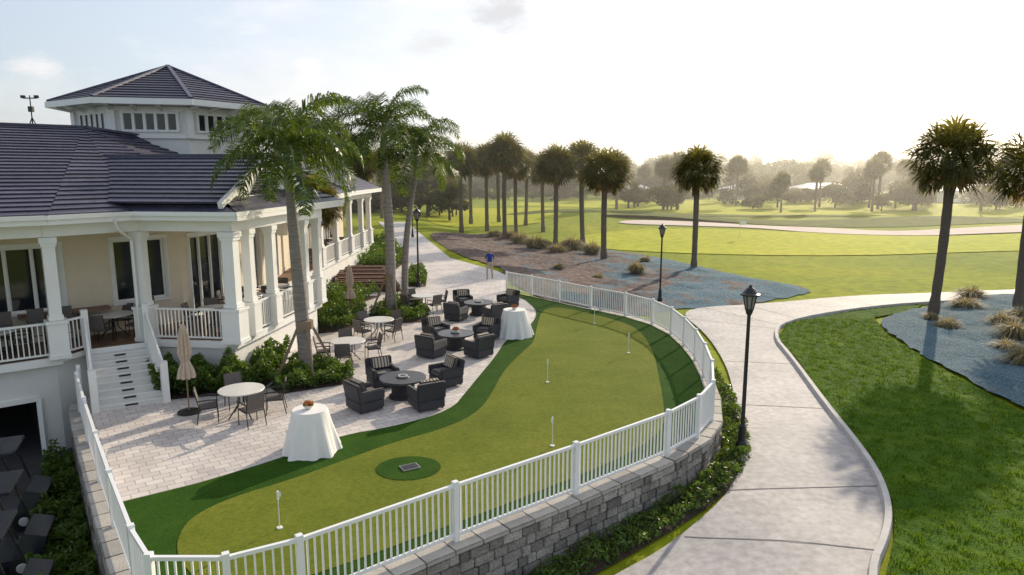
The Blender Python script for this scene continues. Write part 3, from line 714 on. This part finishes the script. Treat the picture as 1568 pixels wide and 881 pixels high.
def royal(name,base,top,lean=0,seed=1,nf=17,L_=2.9,tr=1.0,brace=True):
    rg=random.Random(seed); mb=MB(); base=V(base);top=V(top)
    pts=[];rad=[]; rf=lambda t:(.215-.085*t+.03*math.sin(t*3.1))*tr
    for i in range(22):
        t=i/21; c=base+(top-base)*t+V((lean*math.sin(t*3.14),0,0)); pts.append(c-base); rad.append(rf(t)*(1.25 if t<.03 else 1))
    mb.tube(pts,rad,14,'trunkgrey')
    for i in range(1,34):
        t=i/34;c=(top-base)*t+V((lean*math.sin(t*3.14),0,0)); rr=rf(t)+.006; mb.tube([c,c+V((0,0,.025))],[rr,rr],14,'trunkgrey',False,0)
    tt=pts[-1]; mb.tube([tt,tt+V((0,0,.15)),tt+V((0,0,.8)),tt+V((0,0,1.3))],[.14*tr,.17*tr,.12,.06],12,'shaft')
    c=tt+V((0,0,1.15))
    for i in range(nf):
        az=i*2.399+rg.uniform(-.2,.2); el=1.35-1.35*(i/nf)**.9+rg.uniform(-.1,.1); frond(mb,c+V((0,0,-.3*i/nf)),az,el,L_*rg.uniform(.85,1.12),'leafR',1.3+.35*rg.random(),rg)
    if brace:
        for i in range(4):
            a=i*1.571+.5; mb.beam((1.0*math.cos(a),1.0*math.sin(a),.0),(.2*math.cos(a),.2*math.sin(a),1.75),.05,.08,'stake')
        mb.tube([V((0,0,1.65)),V((0,0,1.9))],[.27,.27],12,'stake')
    return mb.build(name,loc=tuple(base))
royal("palm_tree",(-6.55,21.1,0),(-6.8,21.1,5.95),.0,1,19,2.8)
royal("palm_tree",(-5.65,31.2,0),(-5.75,31.2,7.3),.1,2,21,3.5,1.1)
royal("palm_tree",(-5.2,32.6,0),(-4.6,33.0,6.3),-.2,3,17,3.1,.75,False)
royal("palm_tree",(-9.0,29.0,0),(-8.9,28.9,6.9),.1,4,17,2.9,.9)
def sabal(seed,h=8.2,rc=1.0):
    rg=random.Random(seed); mb=MB(); bx=rg.uniform(-.12,.12)
    pts=[V((bx*math.sin(i/14*2.5),0,h*i/14)) for i in range(15)]; mb.tube(pts,[(.27 if i<2 else .215)+.015*(i%2) for i in range(15)],10,'trunkbrown')
    c=pts[-1]
    for i in range(40):
        a=rg.uniform(0,6.28); z=rg.uniform(-.9,.3); b=c+V((.2*math.cos(a),.2*math.sin(a),z)); mb.beam(b,b+V((.3*math.cos(a),.3*math.sin(a),.3)),.07,.03,'trunkbrown')
    N_=112
    for i in range(N_):
        u_=1-1.86*(i+.5)/N_; az=i*2.399+rg.uniform(-.3,.3); rr=math.sqrt(max(0,1-u_*u_))
        d=V((rr*math.cos(az),rr*math.sin(az),u_*.95+.1)).normalized(); Lp_=rg.uniform(.75,1.4)*rc
        b=c+d*.15; e_=c+d*Lp_+V((0,0,-.08)); mb.beam(b,e_,.03,.02,'shaft')
        side=d.cross(V((0,0,1))); side=side.normalized() if side.length>.01 else V((1,0,0)); up=side.cross(d)
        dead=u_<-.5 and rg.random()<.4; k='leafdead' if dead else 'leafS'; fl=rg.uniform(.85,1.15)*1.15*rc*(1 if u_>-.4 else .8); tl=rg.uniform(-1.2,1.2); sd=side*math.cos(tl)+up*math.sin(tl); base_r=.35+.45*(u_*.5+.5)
        ns=17
        for j in range(ns):
            a=-1.5+3.0*j/(ns-1); dd=(d*math.cos(a)+sd*math.sin(a)+up*(.12*((j%2)*2-1))).normalized()
            l2=fl*(.78+.22*math.cos(a))*rg.uniform(.9,1.08); m_=e_+dd*l2*.6; t_=m_+(dd+V((0,0,-.45-.35*rg.random()))).normalized()*l2*.42
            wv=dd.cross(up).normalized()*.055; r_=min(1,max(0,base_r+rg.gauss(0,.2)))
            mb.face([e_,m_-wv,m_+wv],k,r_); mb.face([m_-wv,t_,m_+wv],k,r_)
    return mb
SB=[sabal(20+i,7.6+.45*i,1.12) for i in range(3)]
SBo=[]
tp=[(-6.2,84,1.12),(-3.2,88,1.1),(.5,82,1.0),(4.2,92,1.05),(4.4,69,1.05),(7.6,73,1.05),(7.9,58.3,1.0),(14.0,52.1,.94),(21.9,34.8,.92),(27.6,36.5,.98),(-14.5,118,1.1),(-2,104,1.1),(2,100,1.1),(-6,100,1.1),(-.8,76,1.1)]
for i,(x,y,s_) in enumerate(tp):
    k=i%3
    if i<3: o=SB[k].build("sabal_palm_tree"); SBo.append(o); o.location=(x,y,zt(x,y)); o.scale=(s_,)*3; o.rotation_euler=(0,0,R.random()*6)
    else: inst(SBo[k],"sabal_palm_tree",(x,y,zt(x,y)),R.random()*6,(s_*R.uniform(.95,1.1),s_*R.uniform(.95,1.1),s_*R.uniform(.97,1.05)),(R.uniform(-.02,.02),R.uniform(-.02,.02)))
for (x,y,s_) in((-12.6,34.5,.66),(-9.6,33.2,.66),(-16,60,.9),(-12.5,57,.85),(-17,72,1.0),(-20,84,1.0),(-19,100,1)):
    inst(SBo[R.randrange(3)],"sabal_palm_tree",(x,y,-.02),R.random()*6,s_)
def leafcloud(mb,c,rad,n,size,k,rg,flatb=.3):
    for i in range(n):
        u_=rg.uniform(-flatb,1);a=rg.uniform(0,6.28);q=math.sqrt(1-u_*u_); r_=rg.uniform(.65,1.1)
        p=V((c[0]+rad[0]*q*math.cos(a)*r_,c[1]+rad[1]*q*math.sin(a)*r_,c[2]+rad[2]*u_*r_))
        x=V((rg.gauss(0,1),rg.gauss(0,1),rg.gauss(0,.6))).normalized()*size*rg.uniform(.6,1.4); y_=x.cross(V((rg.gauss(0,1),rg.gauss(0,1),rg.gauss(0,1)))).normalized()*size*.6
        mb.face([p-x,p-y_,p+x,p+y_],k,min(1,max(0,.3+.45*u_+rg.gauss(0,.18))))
def broad(seed,h=9,w=5,ls=.28,n=620):
    rg=random.Random(seed); mb=MB(); mb.tube([(0,0,0),(.1,0,h*.2),(.2,.1,h*.4)],[.3,.22,.16],8,'bark')
    for i in range(9):
        a=i*.75+rg.random(); r_=w*rg.uniform(.2,.72); c=(r_*math.cos(a),r_*math.sin(a),h*rg.uniform(.3,.78)); rr=w*rg.uniform(.26,.46)
        mb.tube([(.1,0,h*.2),(c[0]*.5,c[1]*.5,h*.35),c],[.12,.08,.03],5,'bark'); leafcloud(mb,c,(rr,rr,rr*rg.uniform(.6,.9)),n//2,ls,'leafT',rg,.8)
    leafcloud(mb,(0,0,h*.68),(w*.5,w*.5,h*.28),n,ls,'leafT',rg,.7)
    return mb
dt=empty("distant_trees"); BR=[]
for i in range(4):
    o=broad(40+i,[9,8,11,7][i],[5,6,4.5,6][i]).build("tree_crown_%d"%i,dt); BR.append(o)
BR[0].location=(60,235,-1);BR[1].location=(90,240,-1);BR[2].location=(30,250,-1);BR[3].location=(40,245,-1)
rg=random.Random(77)
def dtree(x,y,s_):
    o=inst(BR[rg.randrange(4)],"tree_crown",(x,y,-1.3),rg.random()*6,(s_*rg.uniform(.9,1.4),s_*rg.uniform(.9,1.4),s_*rg.uniform(.75,1.15))); o.parent=dt
for i in range(430):
    y=rg.uniform(205,400); x=rg.uniform(-.32,.85)*y
    dtree(x,y,rg.uniform(.85,1.3)*(.9+(y-205)/330))
for i in range(42):
    y=rg.uniform(135,205); x=rg.uniform(.08,.75)*y
    dtree(x,y,rg.uniform(.4,.85))
for i in range(34):
    y=rg.uniform(105,220); x=-rg.uniform(.08,.3)*y; dtree(x,y,rg.uniform(.5,.95))
for i in range(120):
    y=rg.uniform(185,220); x=rg.uniform(-.2,.8)*y; dtree(x,y,rg.uniform(.2,.5))
for i in range(34):
    y=rg.uniform(130,230); x=rg.uniform(.03,.7)*y; o=inst(SBo[rg.randrange(3)],"sabal_palm",(x,y,-1),rg.random()*6,rg.uniform(.75,1.2)); o.parent=dt
def shrubbed(name,poly,h,n,size=.06,z0=0,seed=1,k='leafH',soil='mulch'):
    rg=random.Random(seed); mb=MB(); xs=[p[0] for p in poly];ys=[p[1] for p in poly]; c=0;t=0
    while c<n and t<n*12:
        t+=1; x=rg.uniform(min(xs),max(xs));y=rg.uniform(min(ys),max(ys))
        if not inpoly(x,y,poly): continue
        hh=h*(.55+.6*noise.noise(V((x*2.2,y*2.2,seed)))+.35*abs(math.sin(x*3.3+y)*math.sin(y*2.9)))
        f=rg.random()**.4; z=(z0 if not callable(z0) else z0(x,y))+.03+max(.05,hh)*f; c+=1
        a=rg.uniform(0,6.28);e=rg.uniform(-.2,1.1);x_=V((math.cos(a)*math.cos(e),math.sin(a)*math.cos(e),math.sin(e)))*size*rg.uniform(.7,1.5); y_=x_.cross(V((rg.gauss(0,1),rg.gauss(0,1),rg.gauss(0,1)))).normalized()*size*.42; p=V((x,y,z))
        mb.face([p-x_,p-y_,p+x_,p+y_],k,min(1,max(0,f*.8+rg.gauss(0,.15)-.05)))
    o=mb.build(name)
    if soil: region("planting_bed",poly,soil,1.0,.012 if not callable(z0) else .05,(lambda x,y:0.0) if not callable(z0) else z0)
    return o
shrubbed("shrubs",[(-11.0,19.9),(-10.3,18.9),(-9.0,19.3),(-8.1,19.5),(-7.6,20.2),(-7.5,22.5),(-8.2,22.5),(-8.35,20.7),(-8.6,20.35),(-11.0,20.5)],1.05,11000,.07,0,1)
shrubbed("shrubs",[(-7.5,20.2),(-6.9,19.5),(-5.3,20.4),(-5.0,20.9),(-5.4,21.9),(-7.4,22.7)],.55,7000,.06,0,2)
shrubbed("shrubs",[(-8.0,27.2),(-6.8,27.8),(-6.6,30.5),(-7.6,34),(-7.0,36),(-10.4,36.4),(-10.4,28.2)],.9,12000,.07,0,3)
shrubbed("shrubs",[(-6.6,30.6),(-5.2,29.2),(-4.0,29.4),(-3.8,31),(-4.9,34.2),(-6.2,34)],.55,6000,.06,0,4)
shrubbed("shrubs",[(-10.3,45.8),(-7.9,45.8),(-7.9,50),(-11,62),(-12.8,62),(-12.5,52)],1.1,7000,.12,0,5)
shrubbed("shrubs",[(-6.2,39),(-5.0,39),(-5.4,43),(-6.2,46.5),(-6.9,46)],.5,3500,.08,0,6)
def offl(d_): return [tuple(V(p)+V(((V(q)-V(p)).normalized().y,-(V(q)-V(p)).normalized().x))*d_) for p,q in zip(fence[8:21],fence[9:22])]
hp=offl(.3)+offl(1.05)[::-1]
shrubbed("hedge",hp,.36,13000,.055,zt,7)
shrubbed("shrubs",[(-6.4,9.9),(-9.4,14.0),(-12.1,17.7),(-12.8,17.9),(-11.2,14.8),(-8.0,10.0)],.75,9000,.07,zt,8)
def tuftm(seed):
    rg=random.Random(seed); mb=MB()
    for i in range(520):
        a=rg.uniform(0,6.28);l=rg.uniform(.5,1.05);o_=rg.random()**.7; br=rg.uniform(.0,.3); d=V((math.cos(a),math.sin(a),0)); b=d*br
        m_=b+d*l*.35*o_+V((0,0,l*(.62-.15*o_))); t_=m_+d*l*(.12+o_*.5)+V((0,0,l*(.38-o_*.75))); w_=V((-math.sin(a),math.cos(a),0))*.014
        r_=rg.random(); mb.face([b-w_,b+w_,m_+w_,m_-w_],'straw',r_*.8); mb.face([m_-w_,m_+w_,t_],'straw',r_)
    return mb
TF=tuftm(1).build("ornamental_grass_clump",loc=(20.6,31.5,zt(20.6,31.5)))
for (x,y,s_) in((-.3,77,1.9),(1,75,1.6),(2.2,67,2.1),(3.2,68,1.9),(5.8,66,2.1),(7.3,62.5,1.8),(9.1,49.4,1.4),(.8,72,1.7),(27,39.5,1.4),(24.5,36.2,1.4),(22.3,29.5,1.3),(19.6,25.2,1.4),(18.2,20.5,1.1),(21,33.5,.8),(4.2,63.5,1.7),(-2,79,1.7),(6.5,67,1.4),(23.5,32,1.1),(25.5,33.5,1.2),(20.5,27.5,1.0),(3.6,52,.8),(11,56,.9),(6,47,.7)):
    inst(TF,"ornamental_grass_clump",(x,y,zt(x,y)+.08),R.random()*6,(s_,s_*R.uniform(.8,1.1),s_*R.uniform(.7,1.0)))
# ------------------------------------------------------------------ golf carts
def cart():
    mb=MB()
    for sx in(-1,1):
        for y in(-.8,.85):
            mb.tube([(sx*.5,y,.23),(sx*.66,y,.23)],[.23,.23],18,'rubber'); mb.tube([(sx*.655,y,.23),(sx*.67,y,.23)],[.12,.1],12,'white')
    mb.box((0,0,.32),(1.12,2.1,.14),'cartblue'); 
    mb.obox(Matrix.Translation((0,1.0,.58))@Matrix.Rotation(-.35,4,'X'),(1.14,.5,.5),'cartblue',taper=.85); mb.box((0,-.75,.55),(1.12,.85,.42),'cartblue')
    mb.box((0,-.25,.78),(1.0,.5,.14),'sling'); mb.obox(Matrix.Translation((0,-.5,1.05))@Matrix.Rotation(.15,4,'X'),(1.0,.1,.42),'sling')
    for sx in(-1,1):
        mb.beam((sx*.5,.8,.8),(sx*.5,.55,1.8),.04,.04,'black'); mb.beam((sx*.5,-.9,.7),(sx*.5,-.75,1.8),.04,.04,'black'); mb.box((sx*.38,1.2,.62),(.16,.05,.1),'tabletop')
    mb.box((0,-.1,1.84),(1.2,1.75,.07),'cartblue'); mb.tube([(.25,.62,.9),(.25,.45,1.0)],[.02,.02],6,'black'); mb.tube([(.25,.44,1.0),(.25,.42,1.02)],[.17,.17],14,'black')
    mb.box((0,-1.1,.75),(.9,.35,.5),'sling')
    return mb.build("golf_cart",loc=(-12.15,14.7,zt(-12.15,14.7)+.03),rz=-1.15,bevel=.02)
GC=cart()
for (x,y,r_) in((-11.0,13.0,-1.15),(-9.9,11.3,-1.15),(49.4,157,1.0),(53,158,1.2)): inst(GC,"golf_cart",(x,y,zt(x,y)+.03),r_)
def house(loc,rz,w,d,h):
    mb=MB(); mb.box((0,0,h/2),(w,d,h),'white'); a=w/2+.6;b=d/2+.6;z=h
    r0=V((-a+b,0,z+1.6));r1=V((a-b,0,z+1.6)); c=[V((-a,-b,z)),V((a,-b,z)),V((a,b,z)),V((-a,b,z))]
    mb.face([c[0],c[1],r1,r0],'tabletop');mb.face([c[2],c[3],r0,r1],'tabletop');mb.face([c[1],c[2],r1],'tabletop');mb.face([c[3],c[0],r0],'tabletop')
    for i in range(5): mb.box((-w/2+w*(i+.5)/5,-d/2-.02,h*.5),(w/12,.06,h*.35),'glass')
    mb.build("distant_house",loc=loc,rz=rz)
house((90,200,-1),.1,18,9,3);house((66,196,-1),0,12,8,2.8);house((125,180,-1),-.2,26,9,3);house((150,178,-1),-.3,22,9,3);house((36,200,-1),0,10,8,2.6)
# ------------------------------------------------------------------ person
def person(loc,rz):
    J=[(0,0,.96,.125,.1),(0,0,1.12,.14,.1),(0,.0,1.3,.165,.11),(0,0,1.44,.12,.09),(0,.0,1.53,.055,.055),(0,.015,1.6,.07,.08),(0,.02,1.69,.08,.095),(0,.015,1.77,.06,.07)]
    E=[(0,1),(1,2),(2,3),(3,4),(4,5),(5,6),(6,7)]
    def add(p,par,r): J.append((p[0],p[1],p[2],r,r)); E.append((par,len(J)-1)); return len(J)-1
    for s_ in(-1,1):
        st=s_*.5
        h=add((s_*.1,0,.9),0,.095); k=add((s_*.11,.12+st*.25,.52),h,.062); a=add((s_*.11,-.02+st*.5,.1),k,.042); b=add((s_*.12,.14+st*.5,.035),a,.035)
        sh=add((s_*.19,0,1.42),3,.062); el=add((s_*.25,-.04-st*.2,1.14),sh,.043); wr=add((s_*.25,.06-st*.35,.92),el,.028); pm=add((s_*.25,.09-st*.38,.85),wr,.03)
        for f in range(4): q=add((s_*.25+(f-1.5)*.004,.085-st*.38+(f-1.5)*.02,.79+abs(f-1.5)*.006),pm,.009); add((s_*.245,.095-st*.38+(f-1.5)*.018,.755+abs(f-1.5)*.008),q,.008)
        q=add((s_*.235,.125-st*.38,.83),pm,.01); add((s_*.23,.135-st*.38,.8),q,.009)
    me=bpy.data.meshes.new("p"); me.from_pydata([j[:3] for j in J],E,[]); o=bpy.data.objects.new("p",me); sc.collection.objects.link(o)
    o.modifiers.new("s",'SKIN'); sv=me.skin_vertices[0].data
    for i,j in enumerate(J): sv[i].radius=(j[3],j[4])
    sv[0].use_root=True
    su=o.modifiers.new("u",'SUBSURF'); su.levels=su.render_levels=1
    dg=bpy.context.evaluated_depsgraph_get(); m2=bpy.data.meshes.new_from_object(o.evaluated_get(dg)); bpy.data.objects.remove(o)
    m2.materials.clear()
    for k in('skin','shirt','khaki','hair','rubber'): m2.materials.append(M[k])
    for p in m2.polygons:
        c=p.center; i=0
        if c.z<.08: i=4
        elif c.z<1.0 and abs(c.x)<.21: i=2 if c.z>.1 else 0
        elif c.z<1.5 and (abs(c.x)<.2 or c.z>1.2): i=1
        elif c.z>1.7 or (c.z>1.6 and c.y<-.0): i=3
        p.material_index=i; p.use_smooth=True
    ob=bpy.data.objects.new("walking_man",m2); sc.collection.objects.link(ob); ob.location=loc; ob.rotation_euler=(0,0,rz); ob.scale=(1.05,)*3
    mb=MB()
    for s_ in(-1,1): mb.box((s_*.03,.105,1.685),(.02,.012,.01),'black'); mb.box((s_*.085,.02,1.68),(.015,.04,.055),'skin')
    mb.box((0,.118,1.66),(.022,.03,.04),'skin',taper=.5); mb.box((0,.108,1.625),(.045,.01,.01),'hair'); mb.build("face_features",ob)
    return ob
person((-1.38,42.0,0.005),3.0)
# ------------------------------------------------------------------ haze over the golf course (real air volume)
hm=bpy.data.materials.new("haze_air"); hm.use_nodes=True; N=hm.node_tree.nodes; L=hm.node_tree.links
N.remove(N["Principled BSDF"]); vs=N.new("ShaderNodeVolumeScatter"); vs.inputs["Density"].default_value=.0015; vs.inputs["Anisotropy"].default_value=.76; vs.inputs["Color"].default_value=(1,.97,.88,1)
L.new(vs.outputs[0],N["Material Output"].inputs["Volume"])
M['haze']=hm
mb=MB(); mb.box((250,330,14),(1500,560,34),'haze'); mb.build("haze")
# ------------------------------------------------------------------ light, world, camera
az=math.radians(33);el=math.radians(22)
sd=V((math.sin(az)*math.cos(el),math.cos(az)*math.cos(el),math.sin(el)))
sl=bpy.data.lights.new("sun",'SUN'); sl.energy=5.0; sl.angle=math.radians(.5); sl.color=(1,.86,.64)
so=bpy.data.objects.new("sun",sl); sc.collection.objects.link(so); so.rotation_euler=sd.to_track_quat('Z','Y').to_euler()
w=bpy.data.worlds.new("World"); sc.world=w; w.use_nodes=True; nt=w.node_tree;N=nt.nodes;L=nt.links
bg=N["Background"]; bg.inputs[1].default_value=.15
sk=N.new("ShaderNodeTexSky"); sk.sky_type='NISHITA'; sk.sun_disc=False; sk.sun_elevation=el; sk.sun_rotation=az; sk.air_density=1; sk.dust_density=1.3; sk.ozone_density=2
tcn=N.new("ShaderNodeTexCoord"); mp=N.new("ShaderNodeMapping"); mp.inputs["Scale"].default_value=(1,1,2.6); L.new(tcn.outputs["Generated"],mp.inputs["Vector"])
# bright thin cloud shaped for lighting: strong toward the sun, thinned elsewhere to cut ambient
dt_=N.new("ShaderNodeVectorMath"); dt_.operation='DOT_PRODUCT'; L.new(tcn.outputs["Generated"],dt_.inputs[0]); dt_.inputs[1].default_value=sd
def rng(a,b,c,d):
    m=N.new("ShaderNodeMapRange"); m.interpolation_type='SMOOTHSTEP'; m.inputs[1].default_value=a; m.inputs[2].default_value=b; m.inputs[3].default_value=c; m.inputs[4].default_value=d
    L.new(dt_.outputs["Value"],m.inputs[0]); return m.outputs[0]
def mul(a,b):
    m=N.new("ShaderNodeMath"); m.operation='MULTIPLY'; L.new(a,m.inputs[0]); L.new(b,m.inputs[1]); return m.outputs[0]
veil=mixc(N,L,rng(.1,.95,.28,.7),sk.outputs[0],(6.6,6.8,7.2))
f=tex(N,L,'n',2.6,mp.outputs[0],8,.6); r=ramp_node(N,[(.46,(0,0,0)),(.68,(1,1,1))]); L.new(f,r.inputs[0])
shade=tex(N,L,'n',5,mp.outputs[0],5,.6); cr=ramp_node(N,[(.35,(6.2,6.3,6.6)),(.6,(8.0,7.8,7.5))]); L.new(shade,cr.inputs[0])
col=mixc(N,L,mul(r.outputs[0],rng(.0,.7,.3,1)),veil,cr.outputs[0])
def cloudblob(col,d,size,c,thr,w_=.28):
    dn=N.new("ShaderNodeVectorMath"); dn.operation='SUBTRACT'; L.new(tcn.outputs["Generated"],dn.inputs[0]); dn.inputs[1].default_value=V(d).normalized()
    sc_=N.new("ShaderNodeVectorMath"); sc_.operation='MULTIPLY'; L.new(dn.outputs[0],sc_.inputs[0]); sc_.inputs[1].default_value=(1,1,2.0)
    ln=N.new("ShaderNodeVectorMath"); ln.operation='LENGTH'; L.new(sc_.outputs[0],ln.inputs[0])
    mr=N.new("ShaderNodeMapRange"); mr.inputs[1].default_value=0; mr.inputs[2].default_value=size; mr.inputs[3].default_value=.45; mr.inputs[4].default_value=-.25; L.new(ln.outputs["Value"],mr.inputs[0])
    nn=tex(N,L,'n',11,mp.outputs[0],8,.65); ad=N.new("ShaderNodeMath"); ad.operation='ADD'; L.new(mr.outputs[0],ad.inputs[0]); L.new(nn,ad.inputs[1])
    rr=ramp_node(N,[(thr,(0,0,0)),(thr+w_,(1,1,1))]); L.new(ad.outputs[0],rr.inputs[0]); return mixc(N,L,rr.outputs[0],col,c)
col=cloudblob(col,(-.01,.975,.215),.12,(4.9,5.0,5.3),.60)
col=cloudblob(col,(-.10,.98,.175),.09,(5.6,5.7,5.9),.64)
col=cloudblob(col,(-.27,.95,.135),.09,(7.4,7.2,7.0),.62)
col=cloudblob(col,(-.55,.83,.125),.07,(7.2,7.0,6.9),.62)
L.new(col,bg.inputs[0])
cam=bpy.data.cameras.new("camera"); cam.lens=24; cam.sensor_width=36; cam.clip_end=8000
co=bpy.data.objects.new("camera",cam); sc.collection.objects.link(co); co.location=(0,0,6.5); co.rotation_euler=(math.radians(90)-math.atan(175.5/1045),0,0); sc.camera=co
sc.view_settings.view_transform='Standard'; sc.view_settings.look='None'; sc.view_settings.exposure=0
